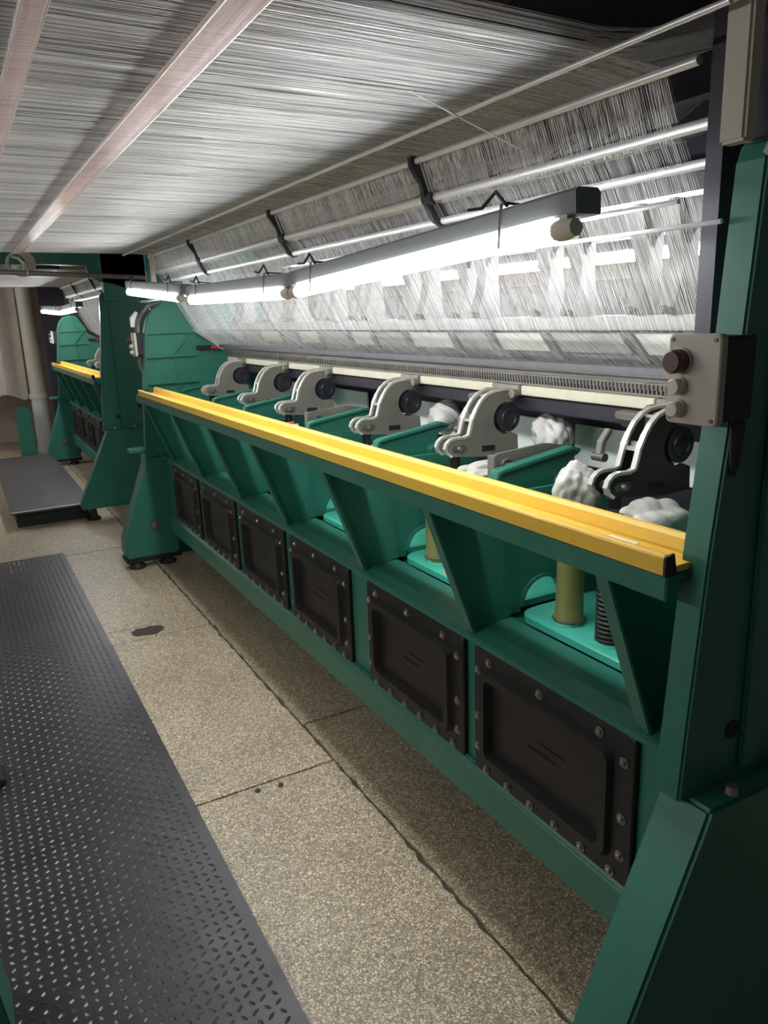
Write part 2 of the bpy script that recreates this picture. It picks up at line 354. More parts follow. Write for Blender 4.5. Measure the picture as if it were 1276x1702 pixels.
def machine(name, label, y0, y1, bays, brs, full=True):
    R = thing(name, label, 'knitting machine', (1.2, (y0 + y1) / 2, 0))
    foot_x = .708
    # end frames
    f0, p0 = end_frame(R, y0, y0 - .05, True, .665); f1, p1 = end_frame(R, y1, y1 + .05, False, .715)
    for dx in (.03, .17, .30, .5): MB().tube([(f0_x(dx), y0 - .088, .655), (f0_x(dx), y0 - .088, .668)], [.011, .009], 6).obj('bolt', M['bolt'], p0)
    for x, z in ((1.0, .735), (1.16, .80)): MB().tube([(x, y0 - .0495, z), (x, y0 - .0515, z)], .016, 16).obj('bolt_hole', M['blackr'], f0)
    MB().strip([(.972, 1.585), (.985, 1.606), (1.0, 1.613), (1.05, 1.606), (1.12, 1.583), (1.30, 1.53)], .008, y0 - .062, y0 - .045).obj('cover_lip', M['beige'], f0)
    MB().prism([(1.02, .66), (1.02, 1.5), (1.06, 1.5), (1.06, .66)], y0 - .060, y0 - .049).obj('rib', M['green'], f0, bevel=.003)
    MB().box((1.18, y0 - .062, .10), (1.20, y0 - .04, .62)).obj('rib', M['green'], p0, bevel=.003)
    # far frame inner face: ribs and recess
    for z in (1.338, 1.208, 1.06): MB().box((.962 if z > 1.3 else .945, y1 - .018, z - .006), (1.225, y1 + .002, z + .006)).obj('rib', M['green'], f1, bevel=.002)
    MB().strip([(.925, 1.03), (.944, 1.20), (.962, 1.35), (.99, 1.43)], .012, y1 - .018, y1 + .002).obj('rib', M['green'], f1, bevel=.002)
    MB().strip([(1.225, 1.36), (1.10, 1.22), (1.12, 1.03)], .010, y1 - .010, y1 + .002).obj('rib', M['green'], f1)
    bx = MB(); bx.box((1.235, y1 - .03, 1.235), (1.32, y1 + .0, 1.258)); bx.obj('latch_block', M['blackr'], f1, bevel=.003)
    MB().tube([(1.315, y1 - .036, 1.247), (1.355, y1 - .036, 1.240)], [.012, .008], 10).obj('latch_tip', M['redt'], f1, smooth=True)
    b = MB(); b.tube([(.885, y1 - .008, .245), (.885, y1 + .002, .245)], .030, 20); b.obj('round_plug', M['castdk'], p1, smooth=True)
    MB().tube([(.885, y1 - .014, .245), (.885, y1 - .008, .245)], [.014, .017], 6).obj('bolt', M['bolt'], p1)
    MB().box((foot_x, y1 - .006, .036), (1.03, y1 + .146, .0595)).obj('base_strip', M['blackr'], p1, bevel=.004)
    MB().box((.80, y1 - .02, .68), (.90, y1 + .09, .70)).obj('foot_cap', M['green'], p1, bevel=.004)
    for x, yy, hh in ((.77, y1 + .03, .065), (.95, y1 + .03, .065), (.74, y0 - .05, .09), (1.3, y0 - .05, .09), (1.5, y1 + .03, .2)):
        q = MB(); q.tube([(x, yy, .0), (x, yy, .012), (x, yy, .03), (x, yy, hh)], [.05, .05, .03, .024], 14); q.obj('levelling_pad', M['blackr'], R, smooth=True)
    # lower front: bottom rail, posts plate, upper ledge
    MB().prism([(.972, .205), (.972, .300), (.982, .312), (1.10, .312), (1.10, .205)], y0, y1).obj('bottom_rail', M['green'], R, bevel=.004)
    MB().box((.9925, y0, .300), (1.02, y1, .633)).obj('front_plate', M['green'], R)
    MB().prism([(.975, .634), (.975, .652), (1.015, .662), (1.105, .666), (1.105, .60), (.994, .60), (.994, .634)], y0, y1).obj('upper_ledge', M['green'], R, bevel=.003)
    MB().box((1.10, y0, .20), (1.6, y1, .64)).obj('trunk_beam', M['green'], R)
    for a, b_ in bays: access_panel(R, a, b_, .305, .632, .992)
    # top rail under the tray
    MB().prism([(.864, .972), (.864, 1.012), (.955, 1.012), (.955, 1.0), (.876, 1.0), (.876, .972)], y0 - .02, y1 - .02).obj('tray_rail', M['green'], R, bevel=.002)
    return R
def f0_x(d): return .93 + d
P1 = [(.872, 1.376), (1.420, 1.926), (2.050, 2.535), (2.595, 3.10), (3.170, 3.68), (3.755, 4.23)]
SY = [.862, 1.398, 1.955, 2.565, 3.085, 3.675, 4.25]
BY = [1.165, 1.772, 2.31, 3.01, 3.49, 4.10]
Y0, Y1 = .75, 4.45
def struts(R, sy, pads=True):
    for k, y in enumerate(sy):
        s = thing_part('rail_strut', R, (.95, y, .66))
        MB().strip([(.872, .975), (.990, .655)], .012, y - .016, y + .016).obj('flange', M['green'], s, bevel=.002)
        MB().prism([(.874, .975), (1.06, .975), (1.10, .74), (1.105, .672), (.996, .655)], y - .005, y + .007).obj('web', M['green'], s)
        hole = arc(1.215, .682, .068, 180, 0, 10)
        G = [(1.09, .665), (1.06, .975), (1.42, .975), (1.42, .665), (1.285, .665)] + hole[::-1] + [(1.145, .665)]
        MB().prism(G, y + .012, y + .024).obj('arched_gusset', M['green2'], s)
        MB().strip(hole, .008, y + .004, y + .030).obj('arch_rim', M['green2'], s)
        MB().box((1.062, y - .006, .70), (1.074, y + .03, .975)).obj('rib', M['green2'], s)
    if pads:
        for k in range(len(sy) - 1):
            a, b = sy[k] + .035, sy[k + 1] - .012
            p = MB().loft([rrect_z(.664, 1.112, 1.40, a, b, .05), rrect_z(.680, 1.112, 1.40, a, b, .05), rrect_z(.684, 1.117, 1.395, a + .005, b - .005, .048)]).obj('shelf_cover', M['pad'], R, smooth=True)
            MB().tube([(1.13, a + .05, .684), (1.13, a + .05, .689)], .007, 6).obj('bolt', M['blackr'], p)
            for dy in (.26, .40):
                MB().ring((1.17, a + dy - .03, .685), .037, .006, 'z').obj('socket_rim', M['pad'], p, smooth=True)
m1 = machine('warp_knitting_machine', 'long teal warp knitting machine with six black access panels, nearest the camera', Y0, Y1, P1, BY)
struts(m1, SY)
for k, y in enumerate(BY):
    bracket(m1, y, M['dkarm'] if k == 0 else M['cast'])
    lever(m1, y + (.31 if k != 2 and k != 4 else .30))
    if k in (0, 2): link_plate(m1, y + .345)
# needle zone
MB().box((1.40, Y0, 1.118), (1.47, Y1, 1.158)).obj('lower_guard_bar', M['dark'], m1, bevel=.003)
MB().tube([(1.415, Y0, 1.226), (1.415, Y1, 1.226)], .0055, 10).obj('bright_trick_rod', M['steel'], m1, smooth=True)
MB().box((1.405, Y0, 1.190), (1.50, Y1, 1.219)).obj('needle_bed', M['cast'], m1)
nd = MB(); y = Y0 + .05
while y < Y1 - .02:
    nd.box((1.398, y, 1.196), (1.405, y + .006, 1.203 + .006 * rnd.random())); nd.box((1.400, y + .004, 1.205), (1.405, y + .012, 1.217)); y += .0125 if y < 3 else .025
tag(nd.obj('needle_leads', M['castdk'], m1), kind='stuff')
ends = [Y0 + .02] + BY + [Y1 - .03]
for k in range(len(ends) - 1):
    a = ends[k] + (.07 if k else 0); b = ends[k + 1] - .06
    if b - a > .05: MB().box((1.385, a, 1.163), (1.405, b, 1.189)).obj('sinker_bar', M['cream'], m1, bevel=.002)
for y in BY: MB().box((1.378, y - .06, 1.160), (1.408, y + .06, 1.190)).obj('clamp_block', M['cast'], m1, bevel=.003)
for k in range(len(BY)):
    y = BY[k] + .10
    MB().prism([(1.37, 1.135), (1.365, 1.152), (1.40, 1.155), (1.40, 1.11)], y, y + .075).obj('stop_block', M['cast'], m1, bevel=.004)
    MB().strip([(1.40, 1.10), (1.375, 1.07), (1.37, 1.03)], .014, y + .11, y + .13).obj('pivot_clip', M['cast'], m1, bevel=.002)
    MB().tube([(1.37, y + .10, 1.035), (1.37, y + .14, 1.035)], .011, 10).obj('pivot_pin', M['castdk'], m1, smooth=True)
for k in range(len(ends) - 1):
    a, b = ends[k] + .05, ends[k + 1] - .05
    MB().box((1.60, a, .94), (1.61, b, 1.058)).obj('white_guard', M['white'], m1, bevel=.002)
MB().box((1.62, Y0, .66), (1.66, Y1, 1.19)).obj('rear_plate', M['dark'], m1)
# guide bars and upper beams
MB().prism([(1.37, 1.240), (1.37, 1.258), (1.40, 1.262), (1.43, 1.25), (1.43, 1.236)], Y0, Y1).obj('guide_bar', M['alud'], m1, bevel=.002)
MB().box((1.42, Y0, 1.270), (1.445, Y1, 1.292)).obj('guide_bar', M['alud'], m1, bevel=.002)
MB().box((1.46, Y0, 1.300), (1.485, Y1, 1.33)).obj('guide_bar', M['alu'], m1, bevel=.002)
MB().box((1.43, Y0, 1.340), (1.53, Y1, 1.374)).obj('lower_beam', M['alu'], m1, bevel=.004)
MB().box((1.44, Y0, 1.56), (1.56, Y1, 1.62)).obj('upper_beam', M['alu'], m1, bevel=.004)
MB().box((1.50, Y0, 1.64), (1.58, Y1, 1.70)).obj('upper_beam', M['alud'], m1, bevel=.004)
MB().box((1.62, Y0, 1.63), (1.64, Y1, 2.40)).obj('dark_backdrop', M['purple'], m1)  # added dark plate, stands in for the darkness behind the yarn curtain
MB().box((1.80, Y0, 1.20), (1.84, Y1, 1.475)).obj('rear_rail', M['alu'], m1, bevel=.004)
MB().tube([(1.285, Y0, 1.343), (1.285, Y1, 1.343)], .0022, 6).obj('lease_wire', M['dark'], m1)
y = .95; k = 0
while y < Y1 - .1:
    hanger(m1, y); y += (.29, .10, .22, .12)[k % 4]; k += 1
def yz(pts, x0, x1):
    b = MB(); n = len(pts); b.v = [(x0, p, q) for p, q in pts] + [(x1, p, q) for p, q in pts]
    b.f = [tuple(range(n)), tuple(range(n, 2 * n))[::-1]] + [(k, (k + 1) % n, n + (k + 1) % n, n + k) for k in range(n)]; return b
k = 0; y = .92
while y < Y1 - .3:
    w = (.20, .15, .24)[k % 3]
    yz([(y, 1.332), (y + w, 1.332), (y + w - .045, 1.285), (y - .045, 1.285)], 1.405, 1.412).obj('guide_plate', M['edge'] if k % 2 else M['alu'], m1)
    yz([(y + w + .012, 1.336), (y + w + .030, 1.336), (y + w - .045, 1.265), (y + w - .063, 1.265)], 1.396, 1.408).obj('slant_bar', M['castdk'], m1)
    y += w + .05; k += 1
# rods and rod clamps over the warp
for x, z, r, n in ((.905, 1.758, .0045, 'top_rod'), (1.045, 1.750, .0075, 'deflector_rod'), (1.085, 1.668, .0095, 'deflector_rod'), (1.118, 1.617, .0085, 'deflector_rod')):
    MB().tube([(x, Y0 + (.13 if r > .006 else -.03), z), (x, Y1 + .10, z)], r, 12).obj(n, M['steel'], m1, smooth=True)
MB().tube([(.955, Y0, 1.506), (.955, Y1, 1.506)], .0035, 8).obj('lamp_rod', M['steel'], m1, smooth=True)
MB().tube([(.925, Y0 + .05, 1.537), (.925, 1.01, 1.534)], .0035, 8).obj('lamp_stay', M['steel'], m1, smooth=True)
for y in (1.70, 2.66, 3.70):
    c = MB().prism([(1.03, 1.775), (1.065, 1.775), (1.10, 1.69), (1.14, 1.62), (1.125, 1.60), (1.095, 1.615), (1.07, 1.66), (1.06, 1.70), (1.03, 1.74)], y - .011, y + .011).obj('rod_clamp', M['dark'], m1, bevel=.003)
    MB().tube([(1.085, y - .03, 1.668), (1.085, y + .012, 1.668)], .018, 10).obj('collar', M['dark'], c, smooth=True)
MB().box((1.02, Y1 - .03, 1.60), (1.045, Y1 - .005, 1.80)).obj('rod_post', M['beige'], m1, bevel=.003)
MB().strip([(1.045, 1.775), (1.12, 1.62), (1.15, 1.60)], .02, Y1 - .03, Y1 - .02).obj('rod_post', M['cast'], m1)
MB().box((1.06, Y0 + .09, 1.35), (1.30, Y0 + .12, 1.95)).obj('gap_dark_plate', M['purple'], m1)  # dark plate in place of the unlit gap between yarns and post
MB().box((.935, Y0 - .04, 1.60), (.962, Y0 + .0, 2.35)).obj('corner_post', M['beige'], m1, bevel=.004)
MB().box((1.0, Y0 - .03, 1.60), (1.9, Y0, 2.35)).obj('rear_guard', M['purple'], m1)
hk = MB(); hk.prism([(.935, 1.235), (.965, 1.235), (.957, 1.17), (.948, 1.155), (.940, 1.175)], Y0 - .058, Y0 - .05); hk.obj('hook', M['blackr'], m1, bevel=.002)

# second machine further down the aisle
SY2 = [5.98, 6.55, 7.12, 7.70, 8.25]
m2 = machine('warp_knitting_machine', 'teal knitting machine farther down the aisle, behind the dark end frame', 5.90, 8.40, [(6.0, 6.5), (6.6, 7.1), (7.15, 7.65), (7.75, 8.2)], [6.3])
struts(m2, SY2, pads=False)
for y in (6.4, 7.0, 7.6, 8.1): bracket(m2, y, M['cast'])
MB().box((1.385, 5.9, 1.163), (1.47, 8.4, 1.21)).obj('sinker_bar', M['cream'], m2, bevel=.002)
MB().box((1.62, 5.9, .66), (1.66, 8.4, 1.19)).obj('rear_plate', M['dark'], m2)
MB().box((1.43, 5.9, 1.340), (1.53, 8.4, 1.374)).obj('lower_beam', M['alu'], m2)
MB().box((1.44, 5.9, 1.56), (1.56, 8.4, 1.62)).obj('upper_beam', M['alu'], m2)
for x, z, r in ((1.045, 1.750, .010), (1.085, 1.668, .013), (1.118, 1.617, .011)): MB().tube([(x, 5.9, z), (x, 8.4, z)], r, 10).obj('deflector_rod', M['steel'], m2, smooth=True)
for y in (6.6, 7.6): MB().prism([(1.03, 1.775), (1.065, 1.775), (1.10, 1.69), (1.14, 1.62), (1.07, 1.66), (1.03, 1.74)], y - .012, y + .012).obj('rod_clamp', M['dark'], m2)
# its overhead cross beam with curved soffit
A = [(1.30, 1.60), (1.15, 1.63)] + [(1.07 - .17 * math.sin(math.radians(a)), 1.665 + .125 * (1 - math.cos(math.radians(a)))) for a in range(0, 91, 15)] + [(.60, 1.80), (-.5, 1.80), (-.5, 1.98), (1.30, 1.98)]
MB().prism(A, 5.80, 5.88).obj('cross_beam', M['green'], m2, bevel=.004)
MB().box((1.0, 5.80, 1.55), (1.75, 5.88, 1.98)).obj('frame_head', M['green'], m2)

# ------------------------------------------------------------------ yellow trays
def tray(label, y0, y1):
    P = [(.859, 1.013), (.859, 1.041), (.863, 1.045), (.873, 1.044), (.875, 1.040), (.880, 1.024), (.940, 1.024), (.944, 1.046), (.950, 1.053), (.958, 1.053), (.960, 1.049), (.960, 1.013)]
    t = thing('tool_tray', label, 'tray', (.91, (y0 + y1) / 2, 1.013))
    MB().prism(P, y0, y1).obj('channel', M['yellow'], t, bevel=.0012)
    MB().prism([(.858, 1.012), (.858, 1.042), (.876, 1.046), (.884, 1.012)], y0 - .004, y0 - .0002).obj('end_cap', M['blackr'], t)
    return t
tray('long yellow metal tray along the front of the nearest machine', Y0 - .018, Y1 - .12)
tray('yellow tray on the farther machine, seen left of the dark end frame', 5.90, 8.38)
sc = MB().box((.893, .84, 1.0245), (.925, .90, 1.0255)).obj('paper_scrap', M['white'], None); tag(sc, 'torn scrap of white paper stuck at near end of yellow tray', 'paper')

# ------------------------------------------------------------------ fluorescent lamps
def lamp(label, A, B, group=None, parts=True):
    A = Vector(A); B = Vector(B); t = thing('fluorescent_lamp', label, 'lamp', (A + B) / 2, group)
    d = (B - A).normalized(); up = Vector((0, 0, 1)); side = d.cross(up).normalized(); up2 = side.cross(d).normalized()
    h = MB(); a, b = A - d * .03, B + d * .03
    prof = [(-.006, .0175), (-.0075, .022), (-.0075, .050), (-.003, .055), (.036, .055), (.042, .048), (.042, .022), (.041, .0175)]
    h.loft([[tuple(p + side * u + up2 * v) for u, v in prof] for p in (a, b)]); h.obj('housing', M['housing'], t)
    MB().tube([A + d * .02, B - d * .02], .0155, 14).obj('tube', M['tube'], t, smooth=True)
    for p, s in ((A, 1), (B, -1)):
        MB().tube([p - d * s * .022, p + d * s * .0, p + d * s * .022], [.013, .017, .015], 12).obj('end_cap', M['beige'], t, smooth=True)
        k = MB(); k.loft([[tuple(p + d * s * q + side * u + up2 * v) for u, v in ((-.008, -.012), (.008, -.012), (.008, .02), (-.008, .02))] for q in (-.012, .006)]); k.obj('socket', M['beige'], t)
        if parts:
            q = p + d * s * .14; kk = MB()
            kk.tube([q + side * .046 - up2 * .0 + up2 * .012, q + side * .046 + up2 * .060, q + up2 * .062 - side * 0, q - side * .012 + up2 * .060, q - side * .020 + up2 * -.01], .0025, 6)
            kk.tube([q + up2 * .058, q + up2 * .085 + d * .03, q + up2 * .066 + d * .07, q + up2 * .07 + d * .11], .003, 6)
            kk.obj('tie_wire', M['blackr'], t)
    return t
LX = .84
lamp('nearest and longest-looking white tube lamp in front of the warp', (LX, .935, 1.513), (LX, 1.995, 1.464))
lamp('middle white tube lamp of the three on the nearest machine', (LX, 2.055, 1.462), (LX, 3.045, 1.474))
lamp('short-looking tube lamp above the far green end frame', (LX, 3.18, 1.487), (LX, 4.18, 1.551))
lamp('tube lamp on the farther machine, end nearer the dark frame', (LX, 6.05, 1.505), (LX, 6.98, 1.495))
lamp('farthest tube lamp at the left end of the farther machine', (LX, 7.02, 1.495), (LX, 8.35, 1.535))
for k, y in enumerate((.95, 2.25, 3.5)):
    lamp(('near', 'middle', 'far')[k] + ' tube lamp behind the warp, glimpsed between guide hangers', (1.92, y, 1.545), (1.92, y + 1.2, 1.545), 'tube lamps behind the warp', False)
for k, y in enumerate((.6, 2.0)):  # added fill lamps out of view, they brighten the aisle floor
    lamp(('near', 'far')[k] + ' unseen tube lamp added across the aisle to fill the floor', (-1.3, y, 1.56), (-1.3, y + 1.2, 1.56), 'unseen fill lamps added across the aisle', False)
for k, y in enumerate((7.0, 8.3)):  # added out of view to light the far wall and hanging sheet
    lamp(('nearer', 'farther')[k] + ' unseen tube lamp added to brighten the far end of the aisle', (-.8, y, 1.66), (-.8, y + 1.2, 1.66), 'unseen lamps added at the far end', False)

# ------------------------------------------------------------------ warp yarns: real threads, far too many to count
GAPS = [(1.23, .010), (1.42, .008), (1.72, .016), (2.02, .007), (2.24, .009), (2.62, .008), (2.9, .012), (3.25, .008), (3.6, .010), (3.95, .009), (4.2, .008)]
def warp(name, label, y0, y1, mul, layers):
    v = []; f = []
    for path, jit, step, *wk in layers:
        wk = wk[0] if wk else 1
        step *= mul
        y = y0; skip = 0
        while y < y1:
            y += step * rnd.uniform(.6, 1.4)
            if skip > 0: skip -= 1; continue
            if rnd.random() < .012: skip = rnd.randint(1, 4)
            if path[-1][1] > 1.7 and any(g0 < y < g0 + w0 * 2 for g0, w0 in GAPS): continue
            w = .00062 * wk * rnd.uniform(.7, 1.3); dz = rnd.uniform(-jit, jit); i = len(v); n = len(path)
            dy = rnd.uniform(-.004, .004)
            for k, (x, z) in enumerate(path):
                yy = y + (dy if k == 0 else 0); zz = z + (dz if k < 2 else 0)
                a = Vector(path[max(k - 1, 0)]); c = Vector(path[min(k + 1, n - 1)]); d = (c - a).normalized()
                v += [(x, yy - w, zz), (x, yy + w, zz), (x - d.y * w * 1.4, yy, zz + d.x * w * 1.4)]
            for k in range(n - 1):
                q = i + 3 * k
                f += [(q, q + 1, q + 4, q + 3), (q + 1, q + 2, q + 5, q + 4), (q + 2, q, q + 3, q + 5)]
    me = bpy.data.meshes.new(name); me.from_pydata(v, [], f); me.materials.append(M['thread'])
    o = link(name, me); return tag(o, label, 'yarn', None, 'stuff')
down1 = [(1.045, 1.764), (1.085, 1.655), (1.118, 1.606), (1.25, 1.345), (1.372, 1.262), (1.41, 1.228)]
down2 = [(1.062, 1.756), (1.102, 1.668), (1.134, 1.617), (1.29, 1.345), (1.40, 1.266), (1.43, 1.23)]
down3 = [(1.075, 1.80), (1.13, 1.668), (1.19, 1.58), (1.33, 1.345), (1.42, 1.262), (1.44, 1.232)]
up1 = [(1.02, 1.79), (1.55, 1.93)]; up2 = [(1.02, 1.81), (1.60, 1.98)]
mid1 = [(1.045, 1.762), (1.085, 1.654), (1.13, 1.66), (1.6, 1.80)]; mid2 = [(1.055, 1.758), (1.09, 1.683), (1.15, 1.72), (1.6, 1.86)]
layers = [([(-1.6, 1.80), (.90, 1.768)] + down1, .004, .0046, .42), ([(-1.6, 1.815), (.90, 1.775)] + down2, .004, .0046, .42), ([(-1.6, 1.81), (.90, 1.77)] + mid1, .004, .0054), ([(-1.6, 1.82), (.90, 1.774)] + mid2, .004, .0056), ([(-1.6, 1.79), (.90, 1.772)] + up1, .004, .0021),
          ([(-1.6, 1.83), (.92, 1.785)] + up1, .006, .0026), ([(-1.6, 1.85), (.92, 1.80)] + up2, .006, .003)]
warp('warp_sheet', 'pale grey warp yarn sheet overhead, dropping over rods to the needles of nearest machine', Y0 + .20, Y1 + .10, 1, layers)
warp('warp_sheet', 'smaller distant warp yarn sheet above the farther machine', 5.95, 8.38, 2, layers[:3] + layers[4:5])
# things above and below the sheet
for k, (x, w, lab) in enumerate(((.365, .024, 'pale pink translucent bar under the overhead yarns, the right one'), (.145, .014, 'pink translucent bar under the overhead yarns, at left edge'))):
    b = thing('separator_bar', lab, 'bar', (x, 2.3, 1.752))
    MB().loft([rr for rr in ([(x - w, y, 1.757), (x + w, y, 1.757), (x + w + .003, y, 1.762), (x + w, y, 1.767), (x - w, y, 1.767), (x - w - .003, y, 1.762)] for y in (-.6, 4.42))]).obj('bar', M['pink'], b)
    for s in (-1, 1): MB().tube([(x + s * w, -.6, 1.759), (x + s * w, 4.42, 1.759)], .0022, 6).obj('edge', M['edge'], b)
ob = MB().prism([(.33, 2.00), (.33, 2.06), (.39, 2.06), (.39, 2.00)], -.6, 4.6).obj('overhead_beam', M['mint'], None, bevel=.006); tag(ob, 'mint green beam dimly seen above the overhead yarns', 'beam')
for k, (y, lab) in enumerate(((2.12, 'dark red cross bar above the yarns, nearer one'), (3.05, 'dark red cross bar above the yarns, farther one'))):
    o = MB().box((-.1, y - .03, 1.93), (.52, y + .03, 1.97)).obj('cross_bar', M['redd'], None, bevel=.004); tag(o, lab, 'bar')
o = MB().tube([(.95, -.4, 2.0), (.95, 4.5, 2.0)], .07, 20).obj('overhead_roller', M['redd'], None, smooth=True); tag(o, 'dusky roller above the yarns over the lamps', 'roller')
st = MB().tube([(.745, 1.22, 1.768), (.92, 1.42, 1.752), (1.075, 1.30, 1.695)], .0016, 6); 
st = MB().tube([(.745, 1.22, 1.762), (.87, 1.245, 1.733), (1.06, 1.285, 1.692)], .0016, 6).obj('tie_string', M['edge'], None); tag(st, 'thin pale string slanting from the overhead yarns to the rods', 'string')

# ------------------------------------------------------------------ control boxes
def control_box(label, x0, y0, y1, z0, z1, mat):
    t = thing('control_box', label, 'control box', ((x0 + .955) / 2, (y0 + y1) / 2, z0))
    L = [rrect_x(.962, y0 + .004, y1 - .004, z0 + .004, z1 - .004, .006), rrect_x(x0 + .012, y0 + .004, y1 - .004, z0 + .004, z1 - .004, .006)]
    MB().loft(L).obj('back_box', M['blackr'], t)
    L = [rrect_x(x0 + .013, y0, y1, z0, z1, .008), rrect_x(x0 + .002, y0, y1, z0, z1, .008), rrect_x(x0, y0 + .002, y1 - .002, z0 + .002, z1 - .002, .007)]
    MB().loft(L).obj('face_plate', mat, t)
    h = z1 - z0; yc = y0 + (y1 - y0) * .72
    for q, r, m, nme, d in ((.70, .0165, 'maroon', 'stop_button', .020), (.42, .0115, 'btn', 'push_button', .014), (.17, .0115, 'btn', 'push_button', .014)):
        z = z0 + h * q
        MB().tube([(x0, yc, z), (x0 - .004, yc, z)], r * 1.12, 20).obj('button_bezel', mat, t, smooth=True)
        MB().tube([(x0 - .003, yc, z), (x0 - d, yc, z), (x0 - d - .003, yc, z)], [r, r, r * .82], 20).obj(nme, M[m], t, smooth=True)
    for yy in (y0 + .008, y1 - .008):
        for zz in (z0 + .008, z1 - .008): MB().tube([(x0, yy, zz), (x0 - .002, yy, zz)], .003, 8).obj('screw', M['castdk'], t)
    return t
control_box('grey control box with maroon stop button on the near green post', .885, .682, .768, 1.234, 1.358, M['boxgrey'])
control_box('cream control box on the far green end frame, below lamp', .895, 4.455, 4.54, 1.215, 1.345, M['btn'])
control_box('cream control box at far end of the farther machine', .90, 8.42, 8.50, 1.22, 1.345, M['btn'])
cb = MB().tube([(.925, 4.47, 1.34), (.93, 4.48, 1.40), (.95, 4.46, 1.44), (.985, 4.43, 1.485), (1.03, 4.43, 1.50)], [.016, .018, .014, .012, .011], 10).obj('flexible_conduit', M['castdk'], None, smooth=True)
tag(cb, 'grey brown conduit above the control box on far end frame', 'conduit')
tp = MB().tube([(.90, 4.478, 1.375), (.905, 4.48, 1.42), (.93, 4.48, 1.455)], [.012, .018, .010], 10).obj('tape_wrap', M['white'], None, smooth=True); tag(tp, 'white tape bunched on the post above cream control box', 'tape')
cb2 = MB().tube([(.925, 4.50, 1.215), (.92, 4.51, 1.17), (.93, 4.50, 1.12)], [.014, .012, .006], 8).obj('cable_tail', M['castdk'], None, smooth=True); tag(cb2, 'bundled cable hanging under the cream control box', 'cable')

# ------------------------------------------------------------------ sleeves, rags, tools
def sleeve(label, x, y, h, lean):
    t = thing('plastic_sleeve', label, 'sleeve', (x, y, .684))
    pr = [(0, .036), (.012, .037), (.02, .033), (h * .5, .031), (h * .82, .032), (h * .85, .029), (h, .030)]
    MB().tube([(x + lean * z, y, .684 + z) for z, r in pr], [r for z, r in pr], 20).obj('sleeve', M['olive'], t, smooth=True)
    MB().tube([(x, y, .684), (x + lean * h * .97, y, .684 + h * .97)], .018, 12).obj('core', M['castdk'], t, smooth=True)
    MB().ring((x, y, .695), .036, .003, 'z').obj('band', M['castdk'], t, smooth=True)
sleeve('olive translucent sleeve on green shelf beside the black coil', 1.17, 1.262, .25, .01)
sleeve('olive translucent sleeve on shelf, second bay from the near end', 1.175, 1.835, .25, -.02)
t = thing('wound_spool', 'black ribbed coil standing next to the nearest olive sleeve', 'coil', (1.165, 1.125, .684))
cs = MB(); cs.tube([(1.165, 1.125, .684), (1.165, 1.125, .98)], .024, 16); cs.obj('core', M['blackr'], t, smooth=True)
q = MB(); n = 26 * 12
q.tube([(1.165 + .030 * math.cos(2 * math.pi * k / 12), 1.125 + .030 * math.sin(2 * math.pi * k / 12), .690 + .27 * k / n) for k in range(n)], .0048, 6); q.obj('coil', M['black'], t, smooth=True)
t = MB().tube([(1.145, 1.705, .684), (1.145, 1.705, .70), (1.145, 1.705, .90)], [.030, .024, .024], 16).obj('beige_pipe', M['beige'], None, smooth=True); tag(t, 'short beige pipe on shelf behind a strut, beside second sleeve', 'pipe')
def rag(label, x, y, z, sx, sy, sz, seed):
    bm = bmesh.new(); bmesh.ops.create_icosphere(bm, subdivisions=5, radius=1); r = random.Random(seed)
    fs = [(Vector((r.uniform(-1, 1), r.uniform(-1, 1), r.uniform(-1, 1))).normalized() * r.uniform(2, 7), r.uniform(0, 6), r.uniform(.02, .07)) for _ in range(12)]
    for vt in bm.verts:
        d = sum(math.sin(k.dot(vt.co) + p) * a for k, p, a in fs); e = sum(abs(math.sin(k.dot(vt.co) * 1.5 + p * 2)) for k, p, a in fs[:5]) / 5; c = vt.co * (.86 + d * .8 + e * .34)
        vt.co = Vector((x + c.x * sx, y + c.y * sy, z + c.z * sz))
    me = bpy.data.meshes.new('rag'); bm.to_mesh(me); bm.free(); me.materials.append(M['lint'])
    for p in me.polygons: p.use_smooth = True
    return tag(link('rag', me), label, 'rag')
rag('crumpled white rag under the nearest dark bracket, right part', 1.24, 1.09, .955, .075, .06, .045, 3)
rag('pale rag hanging left of the nearest dark bracket', 1.22, 1.30, .985, .05, .045, .06, 4)
rag('dirty rag under the second bracket from the near end', 1.24, 1.68, .96, .075, .05, .035, 5)
rag('bunched pale cloth behind the second bracket from near end', 1.46, 1.66, 1.05, .05, .06, .05, 6)
rag('bunched pale cloth behind the third bracket from near end', 1.46, 2.22, 1.045, .05, .05, .05, 7)
rag('pale rag under the third bracket from the near end', 1.25, 2.22, .955, .07, .05, .035, 8)
rag('bunched pale cloth at the right of the nearest bracket, by the post', 1.46, 1.02, 1.02, .07, .05, .07, 9)
rag('white rag left of the sixth bracket at the far end', 1.46, 3.95, 1.06, .05, .06, .045, 10)
rag('white rag between the fourth and fifth brackets', 1.46, 3.32, 1.05, .05, .06, .045, 11)
bx = MB().box((1.08, 2.76, .93), (1.16, 2.86, .978)).obj('white_box', M['white'], None, bevel=.004); tag(bx, 'small white box behind tray under the red tool', 'box')
t = thing('hand_tool', 'small red handled tool lying on the white box', 'tool', (1.12, 2.81, .978))
MB().tube([(1.10, 2.80, .990), (1.135, 2.80, .992)], [.008, .010], 10).obj('handle', M['redt'], t, smooth=True)
MB().tube([(1.09, 2.77, .987), (1.14, 2.77, .987)], [.006, .009], 10).obj('blade', M['steel'], t, smooth=True)

